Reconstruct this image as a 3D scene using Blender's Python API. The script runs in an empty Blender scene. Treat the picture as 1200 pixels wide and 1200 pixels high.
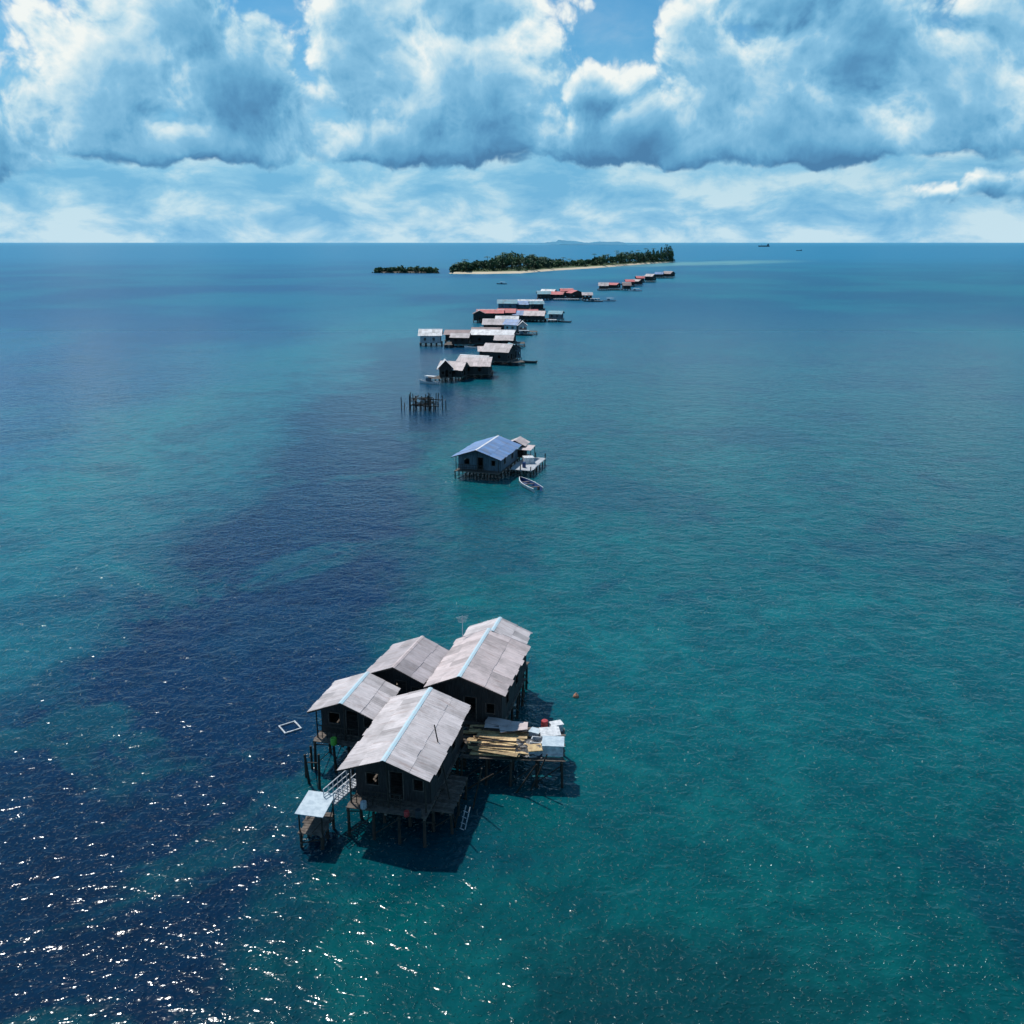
import bpy, math, random
from mathutils import Vector, Matrix
random.seed(7)
R=random.random
def U(a,b): return a+(b-a)*random.random()
scene=bpy.context.scene
scene.view_settings.view_transform='Standard'
scene.view_settings.look='None'
scene.view_settings.exposure=0

# ------------------------------------------------------------------ node helpers
def sock(nt,inp,val):
    if val is None: return
    if isinstance(val,bpy.types.NodeSocket): nt.links.new(val,inp)
    else: inp.default_value=val
def math_(nt,op,a,b=None,c=None,clamp=False):
    n=nt.nodes.new('ShaderNodeMath'); n.operation=op; n.use_clamp=clamp
    sock(nt,n.inputs[0],a); sock(nt,n.inputs[1],b); sock(nt,n.inputs[2],c)
    return n.outputs[0]
def vmath(nt,op,a,b=None,c=None):
    n=nt.nodes.new('ShaderNodeVectorMath'); n.operation=op
    sock(nt,n.inputs[0],a); sock(nt,n.inputs[1],b)
    if c is not None: sock(nt,n.inputs[2],c)
    return n.outputs['Value'] if op in('LENGTH','DOT_PRODUCT') else n.outputs[0]
def noise(nt,vec,scale,detail=4,rough=.5,dist=0,color=False,dim='3D'):
    n=nt.nodes.new('ShaderNodeTexNoise'); n.noise_dimensions=dim; sock(nt,n.inputs['Vector'],vec)
    n.inputs['Scale'].default_value=scale; n.inputs['Detail'].default_value=detail
    n.inputs['Roughness'].default_value=rough; n.inputs['Distortion'].default_value=dist
    return n.outputs['Color'] if color else n.outputs[0]
def maprange(nt,v,a,b,c=0.,d=1.,smooth=True):
    n=nt.nodes.new('ShaderNodeMapRange'); n.interpolation_type='SMOOTHSTEP' if smooth else 'LINEAR'
    sock(nt,n.inputs[0],v)
    for i,x in zip((1,2,3,4),(a,b,c,d)): sock(nt,n.inputs[i],x)
    return n.outputs[0]
def mixc(nt,f,a,b,mode='MIX'):
    n=nt.nodes.new('ShaderNodeMix'); n.data_type='RGBA'; n.blend_type=mode; n.clamp_factor=True
    sock(nt,n.inputs[0],f)
    def c4(x): return x if isinstance(x,bpy.types.NodeSocket) else (x[0],x[1],x[2],1)
    sock(nt,n.inputs[6],c4(a)); sock(nt,n.inputs[7],c4(b))
    return n.outputs[2]
def ramp(nt,f,stops,interp='LINEAR'):
    n=nt.nodes.new('ShaderNodeValToRGB'); cr=n.color_ramp; cr.interpolation=interp
    while len(cr.elements)<len(stops): cr.elements.new(.5)
    for e,(p,c) in zip(cr.elements,stops):
        e.position=p; e.color=(c[0],c[1],c[2],1)
    sock(nt,n.inputs[0],f); return n.outputs[0]
def comb(nt,x,y,z):
    n=nt.nodes.new('ShaderNodeCombineXYZ'); sock(nt,n.inputs[0],x);sock(nt,n.inputs[1],y);sock(nt,n.inputs[2],z); return n.outputs[0]
def sep(nt,v):
    n=nt.nodes.new('ShaderNodeSeparateXYZ'); sock(nt,n.inputs[0],v); return n.outputs

# ------------------------------------------------------------------ sun + world
SUN_EL=math.radians(60); SUN_AZ=math.radians(-37)
sdir=Vector((math.sin(SUN_AZ)*math.cos(SUN_EL),math.cos(SUN_AZ)*math.cos(SUN_EL),math.sin(SUN_EL)))
sl=bpy.data.lights.new('sun','SUN'); sl.energy=4.2; sl.angle=math.radians(1.0); sl.color=(1,.96,.9)
so=bpy.data.objects.new('sun',sl); scene.collection.objects.link(so)
so.rotation_euler=sdir.to_track_quat('Z','Y').to_euler(); so.location=(0,0,200)

world=bpy.data.worlds.new('World'); scene.world=world; world.use_nodes=True
nt=world.node_tree; nt.nodes.clear()
try:
    world.cycles.sampling_method='MANUAL'; world.cycles.sample_map_resolution=256
except Exception: pass
g=bpy.data.node_groups.new('cloud_density','ShaderNodeTree')
g.interface.new_socket('P',in_out='INPUT',socket_type='NodeSocketVector')
g.interface.new_socket('D',in_out='OUTPUT',socket_type='NodeSocketFloat')
gi=g.nodes.new('NodeGroupInput'); go=g.nodes.new('NodeGroupOutput')
P=gi.outputs[0]
w1=vmath(g,'SUBTRACT',noise(g,P,8,2,.5,0,True,'2D'),(.5,.5,.5))
w2=vmath(g,'SUBTRACT',noise(g,P,30,3,.55,0,True,'2D'),(.5,.5,.5))
Pw=vmath(g,'ADD',P,vmath(g,'MULTIPLY',w1,(.075,.05,0)))
Pw=vmath(g,'ADD',Pw,vmath(g,'MULTIPLY',w2,(.018,.016,0)))
big=[(-.395,.14,.085,.085),(-.28,.135,.09,.08),(-.33,.09,.17,.035),(-.33,.20,.08,.05),
     (-.14,.185,.07,.09),(-.06,.15,.12,.10),(-.09,.09,.19,.035),(-.05,.225,.10,.05),
     (.10,.10,.12,.045),(.205,.16,.07,.08),(.28,.13,.11,.085),(.345,.175,.075,.07),(.43,.13,.11,.07),(.49,.19,.07,.055),
     (.27,.225,.07,.04),(.30,.085,.26,.034),(.075,.15,.06,.03)]
small=[(.425,.044,.030,.016),(.455,.058,.032,.020),(.50,.064,.045,.028),(-.49,.085,.06,.04)]
def lobes(lst,k=.25):
    d=None
    for (ca,ce,ra,re) in lst:
        v=vmath(g,'MULTIPLY_ADD',Pw,(1/ra,1/re,0),(-ca/ra,-ce/re,0))
        l=vmath(g,'LENGTH',v)
        d=l if d is None else math_(g,'SMOOTH_MIN',d,l,k)
    return math_(g,'SUBTRACT',1.,d)
D=math_(g,'MULTIPLY_ADD',lobes(big),1.25,.26)
eraw=sep(g,P)[1]
bn=noise(g,vmath(g,'MULTIPLY',P,(1,.3,1)),9,5,.6,0,False,'2D')
edge=math_(g,'MULTIPLY_ADD',bn,-.03,eraw)
cut=maprange(g,edge,.018,.084,-1.9,0.)
D=math_(g,'ADD',D,cut)
D=math_(g,'MAXIMUM',D,lobes(small,.3))
far=math_(g,'SUBTRACT',math_(g,'MULTIPLY',noise(g,P,3.0,2,.5,0,False,'2D'),2.2),1.25)
far=math_(g,'ADD',far,maprange(g,math_(g,'ABSOLUTE',sep(g,P)[0]),.55,.8,-1.5,0.))
D=math_(g,'MAXIMUM',D,far)
vo=g.nodes.new('ShaderNodeTexVoronoi'); vo.voronoi_dimensions='2D'; vo.feature='F1'; vo.inputs['Scale'].default_value=21
vo.inputs['Detail'].default_value=3; vo.inputs['Roughness'].default_value=.5
vo.inputs['Lacunarity'].default_value=2.4
sock(g,vo.inputs['Vector'],Pw)
puff=math_(g,'SUBTRACT',.45,vo.outputs['Distance'])
fb=math_(g,'SUBTRACT',noise(g,P,14,8,.56,.2,False,'2D'),.5)
D=math_(g,'ADD',D,math_(g,'MULTIPLY',puff,.50))
D=math_(g,'ADD',D,math_(g,'MULTIPLY',fb,1.05))
g.links.new(D,go.inputs[0])

tc=nt.nodes.new('ShaderNodeTexCoord'); dx,dy,dz=sep(nt,tc.outputs['Generated'])
az=math_(nt,'ARCTAN2',dx,dy)
hyp=math_(nt,'SQRT',math_(nt,'ADD',math_(nt,'MULTIPLY',dx,dx),math_(nt,'MULTIPLY',dy,dy)))
el=math_(nt,'ARCTAN2',dz,hyp)
PP=comb(nt,az,el,0.)
def dens(off=None):
    n=nt.nodes.new('ShaderNodeGroup'); n.node_tree=g
    p=PP if off is None else vmath(nt,'ADD',PP,off)
    nt.links.new(p,n.inputs[0]); return n.outputs[0]
D0=dens(); D1=dens((-.005,.012,0))
alpha=maprange(nt,D0,.0,.34)
dif=math_(nt,'SUBTRACT',D0,D1)
l1=math_(nt,'MULTIPLY',dif,maprange(nt,D0,.25,1.2,1.15,.5))
thin=maprange(nt,D0,.15,1.3,.26,-.16)
lit=math_(nt,'ADD',math_(nt,'ADD',l1,thin),.38)
hgt=maprange(nt,el,.050,.17,-.24,.08)
bign=math_(nt,'MULTIPLY',math_(nt,'SUBTRACT',noise(nt,vmath(nt,'ADD',PP,(3.1,0,0)),6.5,7,.55,0,False,'2D'),.5),1.7)
lit=math_(nt,'ADD',math_(nt,'ADD',lit,hgt),bign)
lit=maprange(nt,lit,-.40,1.05,0.,1.,False)
ccol=ramp(nt,lit,[(0,(.075,.22,.41)),(.22,(.10,.30,.52)),(.40,(.145,.40,.63)),(.60,(.25,.53,.75)),(.79,(.52,.73,.84)),(1,(.88,.93,.91))])
sky=nt.nodes.new('ShaderNodeTexSky'); sky.sky_type='NISHITA'; sky.sun_disc=False
sky.sun_elevation=SUN_EL; sky.sun_rotation=SUN_AZ; sky.air_density=1.0; sky.dust_density=.6; sky.ozone_density=2.0
bg1=nt.nodes.new('ShaderNodeBackground'); bg1.inputs[1].default_value=.085
tint=mixc(nt,1.,sky.outputs[0],(.38,.92,1.15),'MULTIPLY')
nt.links.new(tint,bg1.inputs[0])
hz=maprange(nt,el,0.,.24,.97,.12)
st=noise(nt,vmath(nt,'MULTIPLY',PP,(1,2.4,1)),11,8,.6,.2,False,'2D')
hcol=ramp(nt,math_(nt,'ADD',st,maprange(nt,el,0,.03,.10,0.)),[(.34,(.17,.45,.72)),(.5,(.30,.58,.80)),(.66,(.58,.77,.87))])
bg2=nt.nodes.new('ShaderNodeBackground'); nt.links.new(hcol,bg2.inputs[0]); bg2.inputs[1].default_value=1
m1=nt.nodes.new('ShaderNodeMixShader'); nt.links.new(hz,m1.inputs[0]); nt.links.new(bg1.outputs[0],m1.inputs[1]); nt.links.new(bg2.outputs[0],m1.inputs[2])
bg3=nt.nodes.new('ShaderNodeBackground'); nt.links.new(ccol,bg3.inputs[0]); bg3.inputs[1].default_value=1
m2=nt.nodes.new('ShaderNodeMixShader')
al=math_(nt,'MULTIPLY',alpha,maprange(nt,el,0.,.03))
nt.links.new(al,m2.inputs[0]); nt.links.new(m1.outputs[0],m2.inputs[1]); nt.links.new(bg3.outputs[0],m2.inputs[2])
wo=nt.nodes.new('ShaderNodeOutputWorld'); nt.links.new(m2.outputs[0],wo.inputs[0])

# ------------------------------------------------------------------ materials
def mat(name,c1,c2=None,scale=3,rough=.7,stretch=(1,1,1),tintamt=0.,rust=None,metal=0,bump=.0,bscale=20):
    m=bpy.data.materials.new(name); m.use_nodes=True; t=m.node_tree
    b=t.nodes['Principled BSDF']; c2=c2 or tuple(x*.65 for x in c1)
    tcn=t.nodes.new('ShaderNodeTexCoord'); v=vmath(t,'MULTIPLY',tcn.outputs['Object'],stretch)
    n=noise(t,v,scale,5,.6)
    col=mixc(t,maprange(t,n,.35,.65),c1,c2)
    if rust:
        rn=noise(t,v,scale*.37,7,.70,.4); col=mixc(t,maprange(t,rn,.52,.70,0,.7),col,rust)
        gr=noise(t,tcn.outputs['Object'],.8,5,.65); col=mixc(t,maprange(t,gr,.42,.68,0,.42),col,(.20,.175,.17))
    if tintamt:
        a=t.nodes.new('ShaderNodeAttribute'); a.attribute_name='tint'
        f=math_(t,'MULTIPLY_ADD',a.outputs['Fac'],tintamt,1-tintamt*.5)
        col=mixc(t,1.,col,comb(t,f,f,f),'MULTIPLY')
    t.links.new(col,b.inputs['Base Color']); b.inputs['Roughness'].default_value=rough; b.inputs['Metallic'].default_value=metal
    if bump:
        bn=t.nodes.new('ShaderNodeBump'); bn.inputs['Strength'].default_value=bump; bn.inputs['Distance'].default_value=.03
        t.links.new(noise(t,v,bscale,3,.6),bn.inputs['Height']); t.links.new(bn.outputs[0],b.inputs['Normal'])
    return m
def roofmat(name,c,rust=(.16,.09,.06)):
    return mat(name,c,tuple(x*.84 for x in c),2.2,.62,(.5,3.5,1),.26,rust=rust,bump=.2)
RW=roofmat('roof_sheet_pale',(.60,.54,.54),(.34,.25,.23))
RP=roofmat('roof_sheet_pinkish',(.60,.50,.49),(.34,.23,.21))
RG=roofmat('roof_sheet_grey',(.48,.42,.43),(.28,.20,.18))
RB=roofmat('roof_sheet_blue',(.13,.26,.50),(.32,.36,.44))
RR=roofmat('roof_sheet_red',(.58,.11,.11),(.36,.14,.13))
RBR=roofmat('roof_sheet_brown',(.27,.19,.19),(.14,.09,.08))
RT=roofmat('roof_sheet_teal',(.10,.30,.38),(.25,.25,.28))
RWH=roofmat('roof_sheet_white',(.74,.73,.74),(.48,.43,.41))
CAPB=mat('ridge_cap_lightblue',(.42,.60,.67),(.50,.57,.61),3,.5)
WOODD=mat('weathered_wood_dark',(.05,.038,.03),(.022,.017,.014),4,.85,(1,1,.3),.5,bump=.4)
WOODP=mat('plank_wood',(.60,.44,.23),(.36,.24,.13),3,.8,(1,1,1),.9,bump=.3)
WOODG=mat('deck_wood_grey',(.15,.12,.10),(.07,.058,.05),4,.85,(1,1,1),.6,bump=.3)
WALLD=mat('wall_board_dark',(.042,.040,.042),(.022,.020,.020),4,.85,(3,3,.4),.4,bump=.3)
WALLB=mat('wall_board_bluegrey',(.13,.19,.24),(.07,.10,.13),4,.8,(3,3,.4),.3)
WALLW=mat('wall_board_white',(.52,.54,.57),(.32,.34,.37),4,.8,(3,3,.4),.3)
WHITE=mat('white_paint',(.72,.73,.74),(.44,.46,.48),3,.55,(1,1,1),.15)
LBLUE=mat('lightblue_paint',(.48,.56,.61),(.34,.42,.48),3,.55)
RED=mat('red_plastic',(.45,.05,.05),(.3,.03,.03),4,.4)
GREEN=mat('green_plastic',(.15,.5,.06),(.1,.35,.05),4,.4)
BLUE=mat('blue_plastic',(.03,.07,.2),(.02,.05,.14),4,.4)
YEL=mat('yellow_plastic',(.65,.42,.08),(.5,.3,.06),4,.5)
DARK=mat('dark_hull',(.03,.035,.045),(.02,.02,.025),4,.5)
ORANGE=mat('orange_buoy',(.55,.25,.15),(.4,.18,.1),6,.5)

# ------------------------------------------------------------------ mesh builder
class MB:
    def __init__(s): s.v=[];s.f=[];s.m=[];s.t=[]
    def add(s,vs,fs,mi=0,t=None):
        o=len(s.v); t=R() if t is None else t
        s.v+= [tuple(x) for x in vs]; s.t+=[t]*len(vs)
        s.f+= [tuple(i+o for i in f) for f in fs]; s.m+=[mi]*len(fs)
    def box(s,c,d,mi=0,rot=None,t=None):
        vs=[Vector((x*d[0]/2,y*d[1]/2,z*d[2]/2)) for x in(-1,1) for y in(-1,1) for z in(-1,1)]
        if rot is not None: vs=[rot@v for v in vs]
        vs=[v+Vector(c) for v in vs]
        s.add(vs,[(0,1,3,2),(4,6,7,5),(0,4,5,1),(2,3,7,6),(0,2,6,4),(1,5,7,3)],mi,t)
    def beam(s,p0,p1,w,h,mi=0):
        p0=Vector(p0);p1=Vector(p1);d=p1-p0
        s.box((p0+p1)/2,(w,h,d.length),mi,d.to_track_quat('Z','Y').to_matrix())
    def cyl(s,p0,p1,r0,r1=None,n=7,mi=0,cap=True):
        r1=r0 if r1 is None else r1
        p0=Vector(p0);p1=Vector(p1);q=(p1-p0).to_track_quat('Z','Y').to_matrix()
        vs=[]
        for p,r in((p0,r0),(p1,r1)):
            for i in range(n):
                a=2*math.pi*i/n; vs.append(p+q@Vector((r*math.cos(a),r*math.sin(a),0)))
        fs=[(i,(i+1)%n,n+(i+1)%n,n+i) for i in range(n)]
        if cap: fs+=[tuple(range(n-1,-1,-1)),tuple(range(n,2*n))]
        s.add(vs,fs,mi)
    def obj(s,name,mats,parent=None,loc=None,rot=0,smooth=False):
        me=bpy.data.meshes.new(name); me.from_pydata(s.v,[],s.f)
        for m in mats: me.materials.append(m)
        if len(mats)>1: me.polygons.foreach_set('material_index',s.m)
        a=me.attributes.new('tint','FLOAT','POINT'); a.data.foreach_set('value',s.t)
        if smooth: me.polygons.foreach_set('use_smooth',[True]*len(me.polygons))
        me.update()
        o=bpy.data.objects.new(name,me); scene.collection.objects.link(o)
        if parent: o.parent=parent
        if loc is not None: o.location=loc; o.rotation_euler=(0,0,rot)
        return o
def empty(name,loc,rot=0):
    o=bpy.data.objects.new(name,None); o.location=loc; o.rotation_euler=(0,0,rot); o.empty_display_size=1
    scene.collection.objects.link(o); return o

# ------------------------------------------------------------------ stilt houses
def wall(mb,p0,p1,z0,z1,ops=(),th=.07):
    p0=Vector(p0);p1=Vector(p1);d=(p1-p0);L=d.length;d.normalize(); a=math.atan2(d.y,d.x)
    rot=Matrix.Rotation(a,3,'Z')
    def seg(s0,s1,h0,h1):
        if s1-s0<.01 or h1-h0<.01: return
        n=max(1,int(round((s1-s0)/.45))); st=(s1-s0)/n
        for i in range(n):
            c=p0+d*(s0+(i+.5)*st)
            mb.box((c.x,c.y,(h0+h1)/2),(st-.012,th*U(.8,1.0),h1-h0),0,rot)
    s=0
    for (a0,a1,b0,b1) in sorted(ops):
        b1=min(b1,z1-z0-.05)
        seg(s,a0,z0,z1); seg(a0,a1,z0,z0+b0); seg(a0,a1,z0+b1,z1); s=a1
    seg(s,L,z0,z1)
def stilt_house(X,Y,ang,w,L,roof=None,walls=None,zf=2.3,ze=4.6,rise=1.05,cap=None,hi=False,ov=(.45,.75),porch=0.,asym=0.,deckext=.5,frames=None):
    roof=roof or RW; walls=walls or WALLD; cap=cap or roof
    e=empty('stilt_house',(X,Y,0),math.radians(ang))
    r=MB(); zr=ze+rise; rx=asym
    shw=.82 if hi else 1.2
    for sd in(-1,1):
        E=Vector((sd*w/2,0,ze)); T=Vector((rx,0,zr)); S=T-E; Ls=S.length; S/=Ls
        N=S.cross(Vector((0,1,0))); N= N if N.z>0 else -N
        rows=2
        for rw in range(rows):
            a0=max(0,Ls*rw/rows-.12); a1=Ls*(rw+1)/rows
            y=-L/2; k=0
            while y<L/2-.05:
                y1=min(y+shw+.05,L/2); lift=.012*rw+.010*(k%2)+U(0,.006)
                ja=(U(-.10,.07) if rw==0 else U(-.06,.04)); jn=U(0,.02)
                n=9 if hi else 2; vs=[]
                for i in range(n):
                    yy=y+(y1-y)*i/(n-1); c=(.018 if i%2 else -.0) if hi else 0
                    for s_,x in((a0+ja,0),(a1,1)):
                        vs.append(E+S*s_+Vector((0,yy,0))+N*(lift+c+jn*(1-x)))
                r.add(vs,[(2*i,2*i+2,2*i+3,2*i+1) for i in range(n-1)],0,R() if R()>.08 else -.6)
                y+=shw; k+=1
    r.obj('roof',[roof],e)
    c=MB(); cw=.17 if hi else .3
    for sd in(-1,1):
        S=Vector((sd*w/2-rx,0,-rise)).normalized()*cw
        top=Vector((rx,0,zr+.055)); a=top+Vector((0,-L/2-.03,0)); b=top+Vector((0,L/2+.03,0))
        c.add([a,b,b+S,a+S,a-Vector((0,0,.02)),b-Vector((0,0,.02)),b+S-Vector((0,0,.02)),a+S-Vector((0,0,.02))],[(0,1,2,3),(4,7,6,5),(0,3,7,4),(1,5,6,2),(3,2,6,7)])
    c.obj('ridge_cap',[cap],e)
    fr=MB()
    for sd in(-1,1):
        for t in(.08,.5,.92):
            x=sd*w/2*(1-t)+rx*t; z=ze+rise*t-.07
            fr.beam((x,-L/2+.05,z),(x,L/2-.05,z),.06,.07)
        for yy in(-L/2+.04,L/2-.04):
            fr.beam((sd*w/2,yy,ze-.05),(rx,yy,zr-.05),.05,.12)
    hx=w/2-ov[0]; hy=L/2-ov[1]
    slope=rise/(w/2); zt=ze+slope*ov[0]-.12
    yf=-hy+porch
    if porch>0:
        for x in(-hx,0,hx): fr.cyl((x,-hy+.05,zf),(x,-hy+.05,zt if abs(x)>.1 else zr-.2),.06,.05,6)
        for z in(.5,.95): fr.beam((-hx,-hy+.05,zf+z),(hx*.35,-hy+.05,zf+z),.05,.06)
        k=-hx
        while k<hx*.35: fr.beam((k,-hy+.05,zf),(k,-hy+.05,zf+.95),.04,.04); k+=.35
    fr.obj('roof_frame_and_posts',[WOODD],e)
    wb=MB()
    W=2*hx
    wall(wb,(-hx+.04,yf,0),(hx-.04,yf,0),zf,zt,[(W*.14,W*.14+.8,.8,1.7),(W*.46,W*.46+.85,.02,1.95),(W*.78,W*.78+.6,.8,1.6)])
    wall(wb,(hx-.04,hy,0),(-hx+.04,hy,0),zf,zt,[(W*.3,W*.3+.8,.8,1.7)])
    LL=hy-yf
    ops=[(LL*.18,LL*.18+.8,.8,1.7),(LL*.62,LL*.62+.8,.8,1.7)] if LL>3 else []
    wall(wb,(hx,yf,0),(hx,hy,0),zf,zt,ops); wall(wb,(-hx,hy,0),(-hx,yf,0),zf,zt,ops)
    for yy in(yf,hy):
        zz=zr-.14
        wb.add([(-hx,yy-.03,zt),(hx,yy-.03,zt),(rx,yy-.03,zz),(-hx,yy+.03,zt),(hx,yy+.03,zt),(rx,yy+.03,zz)],[(0,1,2),(5,4,3),(0,3,4,1),(1,4,5,2),(2,5,3,0)])
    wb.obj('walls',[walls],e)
    wf=MB()
    def frame(cx,y,z0,z1,ww,axis='x',s=-1):
        pts=[((cx-ww/2,z0),(cx-ww/2,z1)),((cx+ww/2,z0),(cx+ww/2,z1)),((cx-ww/2,z1),(cx+ww/2,z1)),((cx-ww/2,z0),(cx+ww/2,z0))]
        for (a,b),(c_,d) in pts:
            if axis=='x': wf.beam((a,y+s*.05,b),(c_,y+s*.05,d),.06,.05)
            else: wf.beam((y+s*.05,a,b),(y+s*.05,c_,d),.05,.06)
    frame(-hx+W*.14+.4,yf,zf+.8,zf+1.65,.86); frame(-hx+W*.46+.42,yf,zf+.02,min(zf+1.95,zt-.05),.9); frame(-hx+W*.78+.3,yf,zf+.8,zf+1.6,.66)
    for o_ in ops: frame(yf+o_[0]+.4,hx,zf+.8,zf+1.65,.86,'y',1)
    wf.obj('window_and_door_frames',[frames or WOODG],e)
    fl=MB(); x0,x1,y0,y1=-hx-.15,hx+.15,-hy-deckext,hy+.3
    y=y0
    while y<y1:
        fl.box(((x0+x1)/2,y+.14,zf-.03),(x1-x0+U(-.05,.12),.26,.05)); y+=.28
    for x in(x0+.1,0,x1-.1): fl.beam((x,y0,zf-.14),(x,y1,zf-.14),.14,.10)
    fl.obj('floor_deck',[WOODG],e)
    st=MB(); nx=max(2,int(round((x1-x0)/1.7))+1); ny=max(2,int(round((y1-y0)/1.9))+1)
    G={}
    for i in range(nx):
        for j in range(ny):
            x=x0+.12+(x1-x0-.24)*i/(nx-1); y=y0+.12+(y1-y0-.24)*j/(ny-1)
            bx=x+U(-.15,.15); by=y+U(-.15,.15); G[i,j]=(x,y,bx,by)
            st.cyl((bx,by,-1.5),(x,y,zf-.19),.12,.09,7)
    for i in range(nx-1):
        for j in(0,ny-1):
            if R()<.8:
                a=G[i,j];b=G[i+1,j]; yy=-.12 if j==0 else .12
                st.beam((a[0],a[1]+yy,U(.3,.6)),(b[0],b[1]+yy,zf-.35),.07,.05)
    for j in range(ny-1):
        for i in(0,nx-1):
            if R()<.8:
                a=G[i,j];b=G[i,j+1]; xx=-.12 if i==0 else .12
                st.beam((a[0]+xx,a[1],zf-.35),(b[0]+xx,b[1],U(.3,.6)),.05,.07)
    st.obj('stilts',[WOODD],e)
    return e
# foreground compound
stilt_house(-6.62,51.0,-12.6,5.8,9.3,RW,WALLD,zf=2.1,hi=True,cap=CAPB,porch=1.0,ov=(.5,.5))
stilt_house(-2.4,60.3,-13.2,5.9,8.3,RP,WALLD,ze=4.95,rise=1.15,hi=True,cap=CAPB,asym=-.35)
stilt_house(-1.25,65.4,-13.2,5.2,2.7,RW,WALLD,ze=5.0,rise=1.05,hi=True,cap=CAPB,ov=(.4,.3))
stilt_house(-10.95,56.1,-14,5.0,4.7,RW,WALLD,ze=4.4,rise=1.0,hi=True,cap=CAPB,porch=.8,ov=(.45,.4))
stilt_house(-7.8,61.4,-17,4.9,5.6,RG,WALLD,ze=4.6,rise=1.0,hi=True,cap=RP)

# ------------------------------------------------------------------ platforms
def platform(name,X,Y,ang,w,L,z=2.1,m=None,sp=1.6,rail=False):
    m=m or WOODG
    e=empty(name,(X,Y,0),math.radians(ang)); d=MB(); y=-L/2
    while y<L/2-.05:
        if R()>.04: d.box((U(-.08,.08),y+.12,z-.03),(w+U(-.15,.15),.22,.05))
        y+=.25
    for x in(-w/2+.15,0,w/2-.15): d.beam((x,-L/2,z-.13),(x,L/2,z-.13),.12,.1)
    d.obj('deck_boards',[m],e); s=MB()
    nx=max(2,int(w/sp)+1);ny=max(2,int(L/sp)+1)
    for i in range(nx):
        for j in range(ny):
            x=-w/2+.15+(w-.3)*i/(nx-1);y=-L/2+.15+(L-.3)*j/(ny-1)
            s.cyl((x+U(-.15,.15),y+U(-.15,.15),-1.5),(x,y,z-.19 if not(rail and j in(0,ny-1)) else z+U(.5,1)),.11,.08,7)
    for i in range(nx-1):
        x=-w/2+.15+(w-.3)*i/(nx-1); x2=-w/2+.15+(w-.3)*(i+1)/(nx-1)
        s.beam((x,-L/2,.4),(x2,-L/2,z-.3),.07,.05)
    s.obj('stilts',[WOODD],e); return e
platform('wooden_jetty',.1,54.4,-4,7.0,4.3,2.1)
platform('wooden_jetty',-3.9,49.2,-12,1.4,4.0,1.6)
def obj_at(mb,name,mats,X,Y,Z,ang=0,smooth=False): return mb.obj(name,mats,None,(X,Y,Z),math.radians(ang),smooth)
mb=MB()
for k in range(52):
    l=U(1.6,4.2); lay=k//9; z=.04+.055*lay+U(0,.01); yy=-1.75+.42*(k%9)+U(-.1,.1)
    mb.box((U(-.7,.6),yy,z),(l,U(.18,.42),.045),0,Matrix.Rotation(U(-.2,.2)*(.3 if lay<3 else 1.2),3,'Z'))
obj_at(mb,'plank_pile',[WOODP],-.9,54.5,2.11,-4)
mb=MB()
for k in range(7):
    y=U(-1.6,1.4); mb.cyl((U(-2,-1.2),y,.45+U(0,.15)),(U(.9,2),y+U(-.6,.6),.47+U(0,.25)),.06,.045,7)
obj_at(mb,'log_pile',[WOODD],-.9,54.3,2.11,-6)
mb=MB()
mb.box((0,0,.0),(3.0,1.1,.05),0,Matrix.Rotation(.04,3,'Y')); mb.box((.5,-.5,.10),(1.9,.9,.04),0,Matrix.Rotation(-.04,3,'Y')@Matrix.Rotation(.2,3,'Z'))
mb.box((-.6,.2,.14),(1.7,.8,.04),0,Matrix.Rotation(.08,3,'X')@Matrix.Rotation(-.3,3,'Z'))
obj_at(mb,'roofing_sheet_stack',[RP],-.4,55.8,2.62,-3)
def crate(name,X,Y,Z,d,m,ang=0,lid=None):
    b=MB(); w,l,h=d; t=.05
    b.box((0,0,t/2),(w,l,t))
    for s in(-1,1):
        b.box((s*(w/2-t/2),0,h/2+t/2),(t,l,h-t)); b.box((0,s*(l/2-t/2),h/2+t/2),(w-2*t,t,h-t))
        for q in(.3,.7): b.box((0,s*(l/2+.012),h*q),(w*.98,.025,.05))
    mats=[m]
    if lid: b.box((.02,0,h+.03),(w+.08,l+.08,.06),1); mats.append(lid)
    obj_at(b,name,mats,X,Y,Z,ang)
crate('fish_box',2.75,53.2,2.11,(1.4,1.2,.75),WHITE,-4,LBLUE)
crate('fish_box',2.6,54.7,2.11,(1.3,1.1,.6),WHITE,6,WHITE)
crate('fish_box',1.5,52.9,2.11,(.9,.8,.45),WALLW,8,WOODP)
crate('fish_box',1.7,53.9,2.11,(.8,.8,.5),WHITE,-12)
crate('fish_box',3.1,56.0,2.11,(.8,.6,.5),WHITE,20,WHITE)
crate('fish_box',1.6,55.2,2.11,(.7,.6,.4),WALLW,-25,LBLUE)
def barrel(X,Y,Z,m,r=.29,h=.85,name='plastic_barrel'):
    b=MB(); prof=[(r*.9,0),(r,.06),(r,h*.32),(r*1.05,h*.35),(r,h*.38),(r,h*.64),(r*1.05,h*.67),(r,h*.7),(r,h*.94),(r*.88,h),(.02,h)]
    n=14; vs=[(p[0]*math.cos(2*math.pi*i/n),p[0]*math.sin(2*math.pi*i/n),p[1]) for p in prof for i in range(n)]
    fs=[(k*n+i,k*n+(i+1)%n,(k+1)*n+(i+1)%n,(k+1)*n+i) for k in range(len(prof)-1) for i in range(n)]
    b.add(vs,fs); obj_at(b,name,[m],X,Y,Z)
barrel(2.3,56.1,2.11,RED,.25,.7); barrel(2.9,55.5,2.11,WHITE,.25,.6); barrel(-12.1,53.75,2.33,GREEN,.22,.5)
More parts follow.
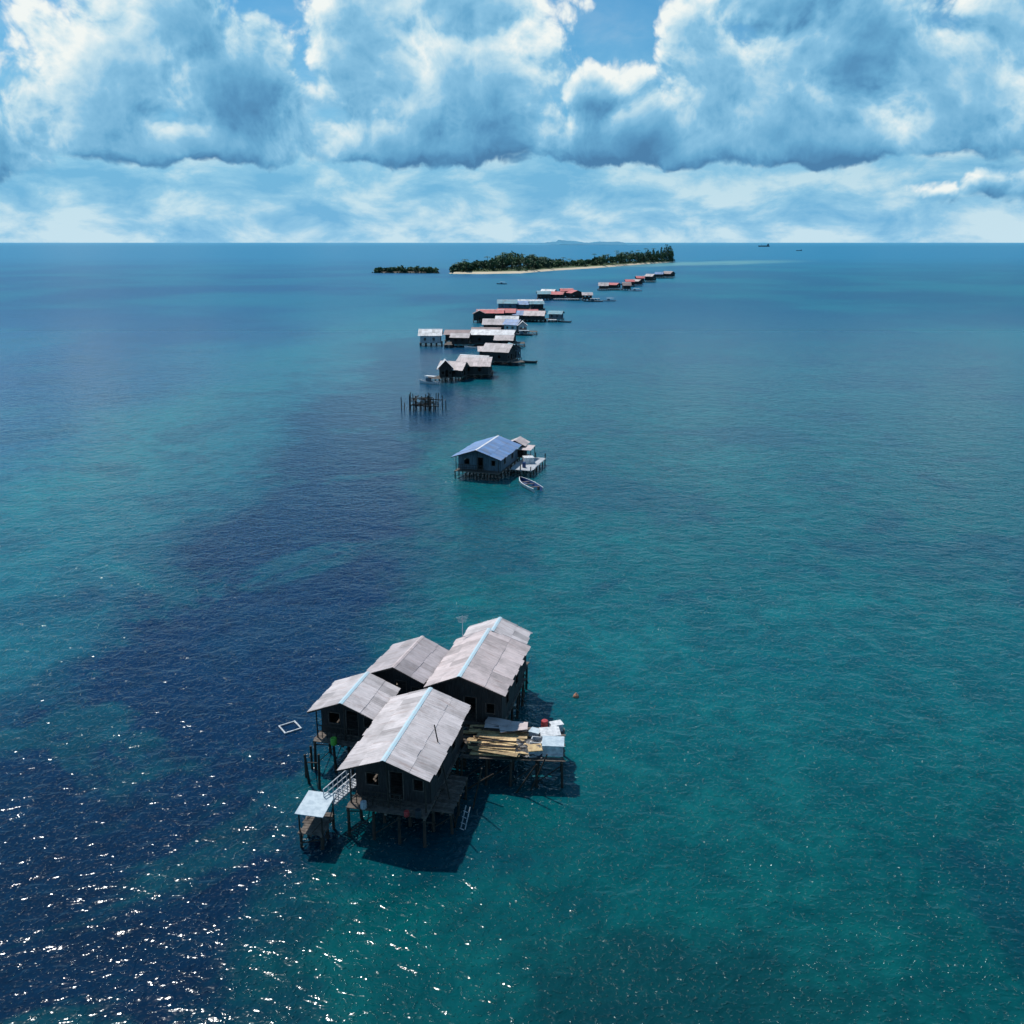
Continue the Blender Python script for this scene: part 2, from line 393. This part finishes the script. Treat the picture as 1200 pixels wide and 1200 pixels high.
barrel(-9.0,46.9,2.12,WALLW,.2,.45); barrel(-6.3,46.1,2.12,RED,.16,.35); barrel(-5.6,46.0,2.12,DARK,.2,.5)
mb=MB(); n=10
vs=[(i*.2,j*.2,.12*math.sin(i*1.3+j)+.1*math.cos(j*1.7)-(.25*max(0,3-j)**1.3*.3)) for i in range(n) for j in range(n)]
mb.add(vs,[(i*n+j,(i+1)*n+j,(i+1)*n+j+1,i*n+j+1) for i in range(n-1) for j in range(n-1)],0,.5)
obj_at(mb,'tarpaulin',[DARK],.2,52.4,2.5,-4,True)
e=platform('boat_landing',-11.9,46.9,-8,1.6,2.3,1.1,sp=1.1)
mb=MB(); mb.box((0,0,2.42),(1.75,2.4,.04),0,Matrix.Rotation(.05,3,'Y'))
mb.obj('awning_sheet',[LBLUE],e)
mb=MB()
for x in(-.7,.7):
    for y in(-1,1): mb.cyl((x,y,-1.5),(x,y,2.38),.07,.05,6)
    mb.beam((x,-1,.3),(x,1,1.6),.05,.06)
mb.beam((-.7,-1,.2),(.7,-1,1.9),.06,.05); mb.obj('awning_posts',[WOODD],e)
mb=MB()
a=Vector((-11.2,47.4,2.1));b=Vector((-9.9,49.6,2.3))
dv=(b-a).normalized(); sd=Vector((-dv.y,dv.x,0))
for s in(-.4,.4):
    mb.beam(a+sd*s,b+sd*s,.08,.08)
    for z in(.45,.85): mb.beam(a+sd*s+Vector((0,0,z)),b+sd*s+Vector((0,0,z)),.05,.05)
    for k in range(7):
        p=a+(b-a)*(k/6)+sd*s; mb.beam(p,p+Vector((0,0,.87)),.045,.045)
for k in range(12):
    p=a+(b-a)*((k+.5)/12); mb.box(p+Vector((0,0,.06)),(.16,.85,.03),0,Matrix.Rotation(math.atan2(dv.y,dv.x),3,'Z'))
obj_at(mb,'gangway',[WALLW],0,0,0)
mb=MB(); mb.cyl((-3.3,47.6,-1),(-4.9,50.2,5.9),.06,.04,7); mb.cyl((-3.7,48.3,-1),(-3.1,46.9,3.0),.06,.04,7)
mb.cyl((-2.7,50.1,-1),(-1.9,49.2,3.4),.06,.05,7); mb.cyl((-.2,51.9,-1),(1.6,50.9,2.6),.07,.05,7); mb.cyl((.9,52.0,-1),(2.3,51.6,2.9),.06,.05,7)
mb.cyl((-2.9,51.5,.4),(-1.2,50.9,1.9),.07,.05,7)
obj_at(mb,'mooring_poles',[WOODD],0,0,0)
mb=MB()
for s in(-.16,.16): mb.beam((s,0,-.6),(s,.8,1.3),.05,.05)
for k in range(5): mb.beam((-.16,.8*k/6,-.3+.34*k),(.16,.8*k/6,-.3+.34*k),.04,.04)
obj_at(mb,'wooden_ladder',[WALLW],-3.2,47.6,0,-35)
mb=MB(); mb.cyl((0,0,2.3),(0,0,7.0),.04,.025,6)
for k in range(5): mb.beam((-.5+.05*k,0,6.9-.12*k),(.5-.05*k,0,6.9-.12*k),.02,.02)
obj_at(mb,'tv_antenna',[WALLW],-3.9,64.9,0,20)
mb=MB()
for (x,y,h) in[(-13.6,52.7,2.2),(-13.9,54.5,1.8),(-12.9,52.0,2.6),(-14.1,53.4,1.2)]:
    mb.cyl((x,y,-1.5),(x+U(-.3,.3),y+U(-.3,.3),h),.1,.08,7)
mb.beam((-13.7,52.7,1.6),(-12.9,52.0,2.0),.07,.06); mb.beam((-13.9,54.4,1.2),(-13.6,52.8,1.9),.06,.07)
obj_at(mb,'mooring_poles',[WOODD],0,0,0)
mb=MB()
for a in range(4):
    q=math.radians(90*a); c,s=math.cos(q),math.sin(q)
    mb.cyl((.62*c-.66*s,.62*s+.66*c,.06),(.62*c+.66*s,.62*s-.66*c,.06),.06,.06,8)
obj_at(mb,'floating_net_frame',[WHITE],-16.7,59.9,0,35)
def buoy(X,Y,r=.25):
    b=MB(); n=10; prof=[(0.02,-r),(r*.7,-r*.7),(r,0),(r*.7,r*.7),(.05,r),(.05,r*1.3),(.01,r*1.32)]
    b.add([(p[0]*math.cos(2*math.pi*i/n),p[0]*math.sin(2*math.pi*i/n),p[1]) for p in prof for i in range(n)],[(k*n+i,k*n+(i+1)%n,(k+1)*n+(i+1)%n,(k+1)*n+i) for k in range(6) for i in range(n)])
    obj_at(b,'mooring_buoy',[ORANGE],X,Y,.05,0,True)
buoy(5.14,64.7); buoy(-6.8,30.2,.12)

# ------------------------------------------------------------------ boats
def boat(X,Y,ang,L=5,B=1.4,outer=None,inner=None,cabin=False,name='rowing_boat',sc=1):
    outer=outer or WHITE; inner=inner or LBLUE
    e=empty(name,(X,Y,0),math.radians(ang)); mb=MB(); N=14; rows=[]
    for i in range(N+1):
        t=i/N; s=(t-.5)*L
        b=B/2*(1-.18*(max(0,.45-t)/.45)**2)*(1-max(0,(t-.45)/.55)**2.2*.97)
        b=max(b,.03); sh=.55+.35*max(0,t-.4)**2*2
        kz=-.2+.5*max(0,t-.75)*1.6
        half=[(0,kz),(b*.75,kz+.08),(b,sh),(b-.12 if b>.2 else b*.4,sh+.01),(b*.62,min(kz+.2,sh-.05)),(0,min(kz+.18,sh-.05))]
        rows.append([(x,s,z) for x,z in half]+[(-x,s,z) for x,z in half[::-1]])
    n=12
    for i in range(N):
        for k in range(n):
            a,b_=rows[i][k],rows[i][(k+1)%n]; c,d=rows[i+1][(k+1)%n],rows[i+1][k]
            mb.add([a,b_,c,d],[(0,1,2,3)],1 if k in(3,4,5,6,7) else 0,.5)
    mb.add(rows[0],[tuple(range(12))],0,.5)
    mb.obj('hull',[outer,inner],e)
    th=MB()
    for t in(-.28,0,.2): th.box((0,t*L,.38),(B*.86,.28,.05))
    th.box((0,-L/2-.08,.55),(.28,.3,.5)); th.obj('thwarts_and_outboard',[WOODG if not cabin else WALLW],e)
    if cabin:
        c=MB()
        for x in(-B*.38,B*.38):
            for y in(-.3*L,.12*L): c.cyl((x,y,.4),(x,y,1.9),.05,.05,6)
        c.box((0,-.09*L,1.93),(B*.9,L*.5,.08)); c.box((0,.02*L,.95),(B*.7,L*.16,.9),1); c.obj('canopy',[WHITE,WALLB],e)
    e.scale=(sc,sc,sc); return e
boat(2.5,129.6,24,6.6,2.1,WHITE,BLUE)

# ------------------------------------------------------------------ second house
stilt_house(-3.9,138.7,-17,8.1,11.3,RB,WALLB,zf=1.2,ze=3.35,rise=1.35,cap=RWH,porch=1.2,hi=True,ov=(.6,.6))
stilt_house(0.9,145.0,-17,3.6,3.4,RP,WALLD,zf=1.2,ze=3.2,rise=.8)
platform('wooden_jetty',2.6,139.6,-17,3.6,9.,1.1,WALLW,rail=True)
crate('fish_box',2.6,140.2,1.11,(1.6,1.6,.9),WHITE,10,WHITE); barrel(1.9,137,1.11,BLUE); barrel(2.9,142.5,1.11,WHITE)
mb=MB(); mb.box((0,0,1.85),(2.2,2.8,.05),0,Matrix.Rotation(.1,3,'X'))
for x in(-1,1):
    for y in(-1.2,1.2): mb.cyl((x,y,0),(x,y,1.85+y*.1),.05,.05,6,1)
obj_at(mb,'jetty_shelter',[RP,WOODD],2.4,143,1.1,-17)
mb=MB()
for i in range(6):
    for j in range(4):
        x=-2.9+1.1*i+U(-.25,.25); y=-2.2+1.5*j+U(-.25,.25)
        mb.cyl((x,y,-1.5),(x+U(-.3,.3),y+U(-.3,.3),U(1.6,3.9)),.13,.09,7)
for k in range(34):
    x=U(-2.9,1.4);y=U(-2.2,2.4); a=U(-.2,.2)+(0 if k%3 else 1.5); l=U(1.5,3.6); z=U(.8,2.7)
    mb.beam((x,y,z),(x+l*math.cos(a),y+l*math.sin(a)*.6,z+U(-.3,.3)),.16,.16)
for (x,h) in[(-5.0,2.6),(-4.3,1.3),(4.2,3.3),(4.8,2.0),(-4.8,2.0)]: mb.cyl((x,U(-1,1),-1.5),(x,U(-1,1),h),.12,.09,7)
obj_at(mb,'ruined_stilt_platform',[WOODD],-19.3,194,0,-5)

# ------------------------------------------------------------------ village strung out to the island
V=[
(-15.5,239,75,6,7.5,RP,WALLD),(-9.5,244,80,8,8.5,RP,WALLD),(-10.5,254,70,6,9,RG,WALLD),(-17.5,236,10,4,4,RWH,WALLD),
(-3.8,272,68,8,9,RG,WALLD),(-6.8,281,85,6,8,RP,WALLD),(0,279,12,5,6,RT,WALLB),
(-28.8,322,88,7.5,8.5,RWH,WALLW),(-19.5,331,85,9,10,RBR,WALLD),(-9.5,336,82,8,11,RBR,WALLD),(-18,318,80,6,7,RG,WALLD),
(-6.5,322,86,9,16,RWH,WALLD),(-2.5,312,80,5,7,RP,WALLD),
(-6,372,80,8,12,RG,WALLD),(0.5,366,65,6,7,RB,WALLW),(4.2,362,10,4,5,RWH,WALLW),(-2,384,85,8,10,RWH,WALLD),
(-10,424,84,9,13,RR,WALLD),(-2.5,426,84,8,9,RR,WALLD),(-15,416,0,6,5,RBR,WALLD),
(5.5,424,72,9,9,RB,WALLD),(10.5,421,86,9,10,RP,WALLD),(20.5,425,80,7,7,RT,WALLB),(6,436,85,8,13,RR,WALLD),
(-2.5,492,84,9,11,RT,WALLB),(6,496,70,9,12,RB,WALLB),(13,488,86,8,8,RT,WALLD),(10,506,84,10,14,RWH,WALLD),
(20,582,84,8,9,RT,WALLD),(29,592,70,9,10,RR,WALLD),(40,586,20,9,9,RR,WALLD),(47,576,84,7,7,RG,WALLD),(24,604,60,8,10,RWH,WALLD),(36,610,84,8,9,RR,WALLD),
(70,706,84,8,8,RG,WALLD),(79,716,50,9,9,RR,WALLD),(87,702,86,7,7,RBR,WALLD),
(97,762,84,9,8,RR,WALLD),(105,776,40,8,8,RP,WALLD),(116,840,84,9,8,RR,WALLD),(128,856,60,9,9,RG,WALLD),
(150,944,84,10,9,RB,WALLD),(161,954,54,11,11,RBR,WALLD)]
for v in V:
    sc=1+max(0,v[1]-500)/1500
    stilt_house(v[0],v[1],v[2]+U(-10,10),v[3],v[4],v[5],v[6],zf=1.15*sc,ze=(3.35+U(-.5,.7))*sc,rise=U(1.2,2.1)*sc,cap=v[5] if R()<.6 else RWH)
for (x,y,a,w,l) in[(-20,235,5,4,5),(1.5,268,10,4,4),(-22,318,0,3,10),(2.5,320,0,4,6),(7.5,362,0,5,6),(3,372,0,6,10),(18.5,419,0,4,5),(-13,420,0,4,6),(15,424,0,5,5),
     (15,490,0,5,6),(52,580,0,6,6),(34,576,0,16,4),(74,700,0,18,4),(122,840,0,16,4),(154,938,0,18,5)]:
    platform('wooden_jetty',x,y,a,w,l,1.1,WOODG if R()<.7 else WALLW)
boat(-21.5,232,60,6,1.6,WHITE,LBLUE,True,'fishing_boat'); boat(5,273,80,5,1.5,DARK,WOODG); boat(4,357,85,8,2,DARK,WHITE,True,'fishing_boat')
boat(-11,388,70,6,1.8); boat(24,417,80,6,1.8,DARK,WHITE); boat(50,566,80,12,2.6,DARK,WHITE,True,'fishing_boat'); boat(60,570,95,9,2.4,WHITE,BLUE,True,'fishing_boat')
boat(-9,807,85,9,2.6,DARK,WALLD,True,'fishing_boat'); boat(92,690,80,10,2.5,WHITE,RED,True,'fishing_boat'); boat(-13,312,80,7,1.8,WHITE,WOODG)

for (X,Y,L) in[(2130,7900,90),(1230,4000,24)]:
    e=empty('cargo_ship',(X,Y,0),math.radians(80)); mb=MB(); k=L/90
    hull=[(-6,-45,0),(6,-45,0),(7,-42,0),(7,30,0),(0,46,0),(-7,30,0),(-7,-42,0)]
    vs=[(x*k,y*k,-1) for x,y,z in hull]+[(x*k*1.1,y*k*1.03,9*k) for x,y,z in hull]
    mb.add(vs,[(i,(i+1)%7,7+(i+1)%7,7+i) for i in range(7)]+[tuple(range(7,14))]); mb.obj('hull',[DARK],e)
    mb=MB(); mb.box((0,-32*k,15*k),(10*k,14*k,12*k)); mb.box((0,-34*k,23*k),(5*k,5*k,5*k)); mb.cyl((0,20*k,9*k),(0,20*k,20*k),k,.6*k); mb.obj('superstructure',[WALLB],e)

# ------------------------------------------------------------------ island
front=[(-74,1085),(-67,1070),(-30,1066),(10,1085),(55,1195),(122,1320),(211,1525),(268,1640),(300,1700)]
back=[(-74,1100),(-60,1160),(-20,1260),(30,1350),(90,1450),(150,1560),(215,1660),(265,1705),(302,1706)]
sand=bpy.data.materials.new('beach_sand'); sand.use_nodes=True; t=sand.node_tree
b=t.nodes['Principled BSDF']; b.inputs['Roughness'].default_value=.95
gm=t.nodes.new('ShaderNodeNewGeometry'); n=noise(t,gm.outputs['Position'],.05,6,.6)
zz=sep(t,gm.outputs['Position'])[2]
cc=mixc(t,n,(.62,.52,.38),(.45,.37,.26)); cc=mixc(t,maprange(t,zz,1.7,2.3),cc,(.06,.09,.03)); t.links.new(cc,b.inputs['Base Color'])
def lerp2(l,s):
    s=s*(len(l)-1); i=min(int(s),len(l)-2); f=s-i
    return (l[i][0]*(1-f)+l[i+1][0]*f, l[i][1]*(1-f)+l[i+1][1]*f)
def strip_land(name,front,back,hmax,mats,nu=70,nv=14):
    mb=MB(); vs=[]
    for i in range(nu+1):
        a=lerp2(front,i/nu); c=lerp2(back,i/nu)
        for j in range(nv+1):
            f=j/nv; h=-.6+(hmax+.6)*min(1,min(f,1-f)*7)**.7*min(1,min(i,nu-i)/4+.05)+U(-.1,.1)
            vs.append((a[0]*(1-f)+c[0]*f+U(-1,1),a[1]*(1-f)+c[1]*f,h))
    mb.add(vs,[(i*(nv+1)+j,(i+1)*(nv+1)+j,(i+1)*(nv+1)+j+1,i*(nv+1)+j+1) for i in range(nu) for j in range(nv)],0,.5)
    return mb.obj(name,mats,None,None,0,True)
strip_land('island_ground',front,back,2.6,[sand])
f2=[(-166,1106),(-140,1098),(-110,1094),(-86,1094)]; b2=[(-166,1112),(-140,1130),(-110,1135),(-86,1112)]
rock=mat('islet_ground',(.12,.10,.08),(.05,.05,.04),.2,.95)
strip_land('islet_ground',f2,b2,1.6,[rock],24,8)

leafm=bpy.data.materials.new('foliage'); leafm.use_nodes=True; t=leafm.node_tree; b=t.nodes['Principled BSDF']
a=t.nodes.new('ShaderNodeAttribute'); a.attribute_name='tint'
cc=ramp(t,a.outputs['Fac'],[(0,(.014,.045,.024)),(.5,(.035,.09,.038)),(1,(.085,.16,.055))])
t.links.new(cc,b.inputs['Base Color']); b.inputs['Roughness'].default_value=.8
def leafquad(mb,c,s,tint):
    n=Vector((U(-1,1),U(-1,1),U(-.2,1.2))).normalized(); q=n.to_track_quat('Z','Y').to_matrix()
    a=U(0,6.28); pts=[]
    for k in range(5):
        r=s*U(.6,1.1); an=a+k*1.2566; pts.append(Vector(c)+q@Vector((r*math.cos(an),r*math.sin(an),s*U(-.15,.15))))
    mb.add(pts,[(0,1,2,3,4)],0,tint)
def tree(mb,tr,x,y,h,r,kind='round',n=70,sz=1.,low=.45):
    base=U(.15,.8)
    tr.cyl((x,y,0),(x+U(-1,1),y+U(-1,1),h*.75),h*.022,h*.008,6)
    if kind=='round':
        lob=[(x+U(-.6,.6)*r,y+U(-.6,.6)*r,h*U(low,.85),r*U(.4,.65)) for _ in range(5)]
        for l in lob: tr.cyl((x,y,h*.4),(l[0],l[1],l[2]),h*.01,h*.004,4)
        for k in range(n):
            l=random.choice(lob); d=Vector((U(-1,1),U(-1,1),U(-.8,1))).normalized()*l[3]*U(.55,1.15)
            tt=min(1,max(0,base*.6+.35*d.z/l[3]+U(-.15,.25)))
            leafquad(mb,(l[0]+d.x,l[1]+d.y,max(.6,l[2]+d.z*.8)),sz*U(.6,1.3),tt)
    elif kind=='cone':
        for k in range(n):
            f=R()**.8; rr=r*(1-f)**.7*U(.3,1.05)+.3; an=U(0,6.28)
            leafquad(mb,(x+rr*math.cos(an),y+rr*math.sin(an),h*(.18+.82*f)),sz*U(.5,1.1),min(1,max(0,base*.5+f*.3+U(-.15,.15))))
    elif kind=='palm':
        top=Vector((x+U(-1.5,1.5),y,h))
        tr.cyl((x,y,0),top,.3,.2,6)
        for k in range(13):
            an=6.28*k/13+U(-.2,.2); p=top
            for s in range(4):
                q=p+Vector((math.cos(an),math.sin(an),.55-.5*s))*1.3
                sd=Vector((-math.sin(an),math.cos(an),0))*(.55-.1*s)
                mb.add([p-sd,p+sd,q+sd*.8,q-sd*.8],[(0,1,2,3)],0,U(.2,.8)); p=q
mb=MB(); tr=MB()
def ipt(s,f):
    a_=lerp2(front,s);c_=lerp2(back,s); return a_[0]*(1-f)+c_[0]*f,a_[1]*(1-f)+c_[1]*f
for k in range(350):
    s=U(.05,.97); f=U(.14,.85)
    x,y=ipt(s,f)
    env=13+10*math.exp(-((s-.33)/.10)**2)+8*math.exp(-((s-.74)/.13)**2)+15*math.exp(-((s-.93)/.07)**2)-4*math.exp(-((s-.54)/.06)**2)
    if s<.12: env*=.7
    h=env*U(.62,1.15)
    kd='cone' if (s>.8 and R()<.75) else ('palm' if R()<.10 else 'round')
    if kd=='cone': tree(mb,tr,x,y,h*1.0,h*.2,'cone',90,1.15)
    elif kd=='palm': tree(mb,tr,x,y,h*1.05,3,'palm')
    else: tree(mb,tr,x,y,h*.92,h*.36,'round',95,1.25)
for k in range(420):
    x,y=ipt(U(.04,.985),U(.11,.9))
    for q in range(14): leafquad(mb,(x+U(-3,3),y+U(-3,3),1.5+U(0,3.5)),U(.7,1.4),U(.1,.7))
lo=mb.obj('island_trees',[leafm,WOODD])
tr.obj('trunks_and_branches',[WOODD],lo)
mb=MB(); tr=MB()
for k in range(80):
    s=R(); f=U(.05,.8); a_=lerp2(f2,s);c_=lerp2(b2,s); x=a_[0]*(1-f)+c_[0]*f; y=a_[1]*(1-f)+c_[1]*f
    tree(mb,tr,x,y,U(3,6)+3*math.sin(s*3.1)*R(),U(2.5,4.5),'round',80,1.05,low=.12)
lo=mb.obj('mangrove_trees',[leafm]); tr.obj('trunks_and_branches',[WOODD],lo)
mb=MB()
for k in range(80):
    s=R(); a_=lerp2(f2,s); x=a_[0]+U(-5,5); y=a_[1]+U(-4,3); r=U(.6,2.0)
    vs=[(x+r*U(.7,1.1)*math.cos(i*1.05)*(1-.35*j),y+r*U(.7,1.1)*math.sin(i*1.05)*(1-.35*j),-.5+j*r*.6) for j in(0,1,2) for i in range(6)]
    mb.add(vs,[(j*6+i,j*6+(i+1)%6,(j+1)*6+(i+1)%6,(j+1)*6+i) for j in(0,1) for i in range(6)]+[tuple(range(12,18))])
mb.obj('shore_rocks',[rock])
mb=MB(); n=80; vs=[]
for j in range(7):
    for i in range(n+1):
        t_=i/n; env=math.sin(math.pi*t_)**.5*(34+14*math.sin(t_*7)+9*math.sin(t_*19+1)+5*math.sin(t_*43))
        if t_<.35: env*=.45
        vs.append((-60+2150*t_,14000+(j-3)*250,max(-3,(env+U(-3,3))*math.cos((j-3)/3*1.5)-2)+ (22 if .25<t_<.8 else 8)*math.cos((j-3)/3*1.5)))
mb.add(vs,[(j*(n+1)+i,j*(n+1)+i+1,(j+1)*(n+1)+i+1,(j+1)*(n+1)+i) for j in range(6) for i in range(n)],0,.5)
mb.obj('distant_hills',[mat('hazy_hills',(.06,.25,.38),(.05,.20,.32),.002,1)],None,None,0,True)  # bluish distance haze is painted into the hills' base colour

# ------------------------------------------------------------------ sea
sea=bpy.data.materials.new('sea_water'); sea.use_nodes=True; t=sea.node_tree; b=t.nodes['Principled BSDF']
gm=t.nodes.new('ShaderNodeNewGeometry'); Po=gm.outputs['Position']; X,Y,Z=sep(t,Po)
Pf=comb(t,X,Y,0.)
bend=math_(t,'MULTIPLY',math_(t,'MAXIMUM',math_(t,'SUBTRACT',Y,430.),0.),.3)
n1=math_(t,'SUBTRACT',noise(t,Pf,.018,4,.55,0,False,'2D'),.5); n2=math_(t,'SUBTRACT',noise(t,Pf,.09,5,.65,.3,False,'2D'),.5)
xb=math_(t,'SUBTRACT',X,bend)
xb=math_(t,'ADD',xb,math_(t,'MULTIPLY',n1,maprange(t,Y,20,500,14,90)))
xb=math_(t,'ADD',xb,math_(t,'MULTIPLY',n2,16))
fac=maprange(t,xb,-200,120,0,1,False)
NAVY=(.0012,.0190,.062)
col=ramp(t,fac,[(0,(.003,.072,.180)),(.22,(.003,.048,.140)),(.33,(.004,.078,.150)),(.41,(.007,.130,.158)),(.475,(.005,.095,.132)),(.508,NAVY),(.580,NAVY),(.604,(.0008,.086,.104)),(1,(.0006,.080,.100))])
pn=noise(t,Pf,.045,6,.64,.4,False,'2D'); col=mixc(t,maprange(t,pn,.50,.62,0,.42),col,(.002,.032,.075))
col=mixc(t,maprange(t,pn,.44,.34,0,.24),col,(.006,.16,.17))
cm=noise(t,Pf,.30,5,.7,.5,False,'2D'); col=mixc(t,1.,col,ramp(t,cm,[(.35,(.80,.80,.84)),(.62,(1.14,1.14,1.10))]),'MULTIPLY')
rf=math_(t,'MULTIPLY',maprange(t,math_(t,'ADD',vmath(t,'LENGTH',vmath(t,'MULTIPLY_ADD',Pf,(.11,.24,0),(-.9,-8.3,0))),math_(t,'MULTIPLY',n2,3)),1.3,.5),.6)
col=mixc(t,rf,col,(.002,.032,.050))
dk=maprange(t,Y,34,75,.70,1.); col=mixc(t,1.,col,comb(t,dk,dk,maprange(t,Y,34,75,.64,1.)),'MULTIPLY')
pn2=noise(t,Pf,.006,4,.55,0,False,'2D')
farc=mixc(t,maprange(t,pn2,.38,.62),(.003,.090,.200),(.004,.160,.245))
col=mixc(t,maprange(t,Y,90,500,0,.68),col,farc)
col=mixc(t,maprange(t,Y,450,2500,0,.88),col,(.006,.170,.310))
col=mixc(t,maprange(t,Y,3000,30000,0,.5),col,(.06,.30,.46))  # aerial haze near the horizon, mixed into the water's base colour
dxs=math_(t,'ABSOLUTE',math_(t,'SUBTRACT',math_(t,'MULTIPLY_ADD',X,1.0,1290.),Y))
sh=math_(t,'MULTIPLY',maprange(t,math_(t,'ADD',dxs,math_(t,'MULTIPLY',n1,200)),170,30),math_(t,'MULTIPLY',maprange(t,X,0,250),maprange(t,X,640,400)))
col=mixc(t,math_(t,'MULTIPLY',sh,.6),col,(.16,.36,.34))
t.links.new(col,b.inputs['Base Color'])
t.links.new(maprange(t,Y,60,600,.13,.36),b.inputs['Roughness']); b.inputs['IOR'].default_value=1.33
t.links.new(maprange(t,Y,60,600,.34,.20),b.inputs['Specular IOR Level'])
mp=t.nodes.new('ShaderNodeMapping'); mp.inputs['Rotation'].default_value=(0,0,math.radians(14)); mp.inputs['Scale'].default_value=(.8,1,1)
t.links.new(Pf,mp.inputs['Vector']); W=mp.outputs[0]
h=math_(t,'MULTIPLY',noise(t,W,.30,2,.5,.4,False,'2D'),.18)
h=math_(t,'ADD',h,math_(t,'MULTIPLY',noise(t,W,1.25,2,.5,.5,False,'2D'),.120))
h=math_(t,'ADD',h,math_(t,'MULTIPLY',noise(t,Pf,3.4,1,.5,.2,False,'2D'),.022))
sp=math_(t,'MAXIMUM',math_(t,'SUBTRACT',noise(t,Pf,4.2,1,.5,0,False,'2D'),.61),0.)
h=math_(t,'ADD',h,math_(t,'MULTIPLY',sp,.22))
bp=t.nodes.new('ShaderNodeBump'); bp.inputs['Strength'].default_value=1; bp.inputs['Distance'].default_value=1.0
t.links.new(h,bp.inputs['Height']); t.links.new(bp.outputs[0],b.inputs['Normal'])
xs=[-60000,-15000,-4000,-1500,-600,-250,-100,-40,0,40,100,250,600,1500,4000,15000,60000]
ys=[-60000,-5000,-500,-100,0,40,80,140,250,450,800,1400,2500,5000,12000,30000,90000]
me=bpy.data.meshes.new('sea'); nx=len(xs)
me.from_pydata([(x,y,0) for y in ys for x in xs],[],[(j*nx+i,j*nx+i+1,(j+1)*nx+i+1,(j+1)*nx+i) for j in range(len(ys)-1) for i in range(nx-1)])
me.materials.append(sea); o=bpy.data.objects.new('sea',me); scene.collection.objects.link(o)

# ------------------------------------------------------------------ camera
cd=bpy.data.cameras.new('camera'); cam=bpy.data.objects.new('camera',cd); scene.collection.objects.link(cam)
cd.sensor_width=36; cd.lens=31.5; cd.clip_end=200000; cd.clip_start=.5
cam.location=(0,0,35); cam.rotation_euler=(math.radians(90-16.75),0,0)
scene.camera=cam
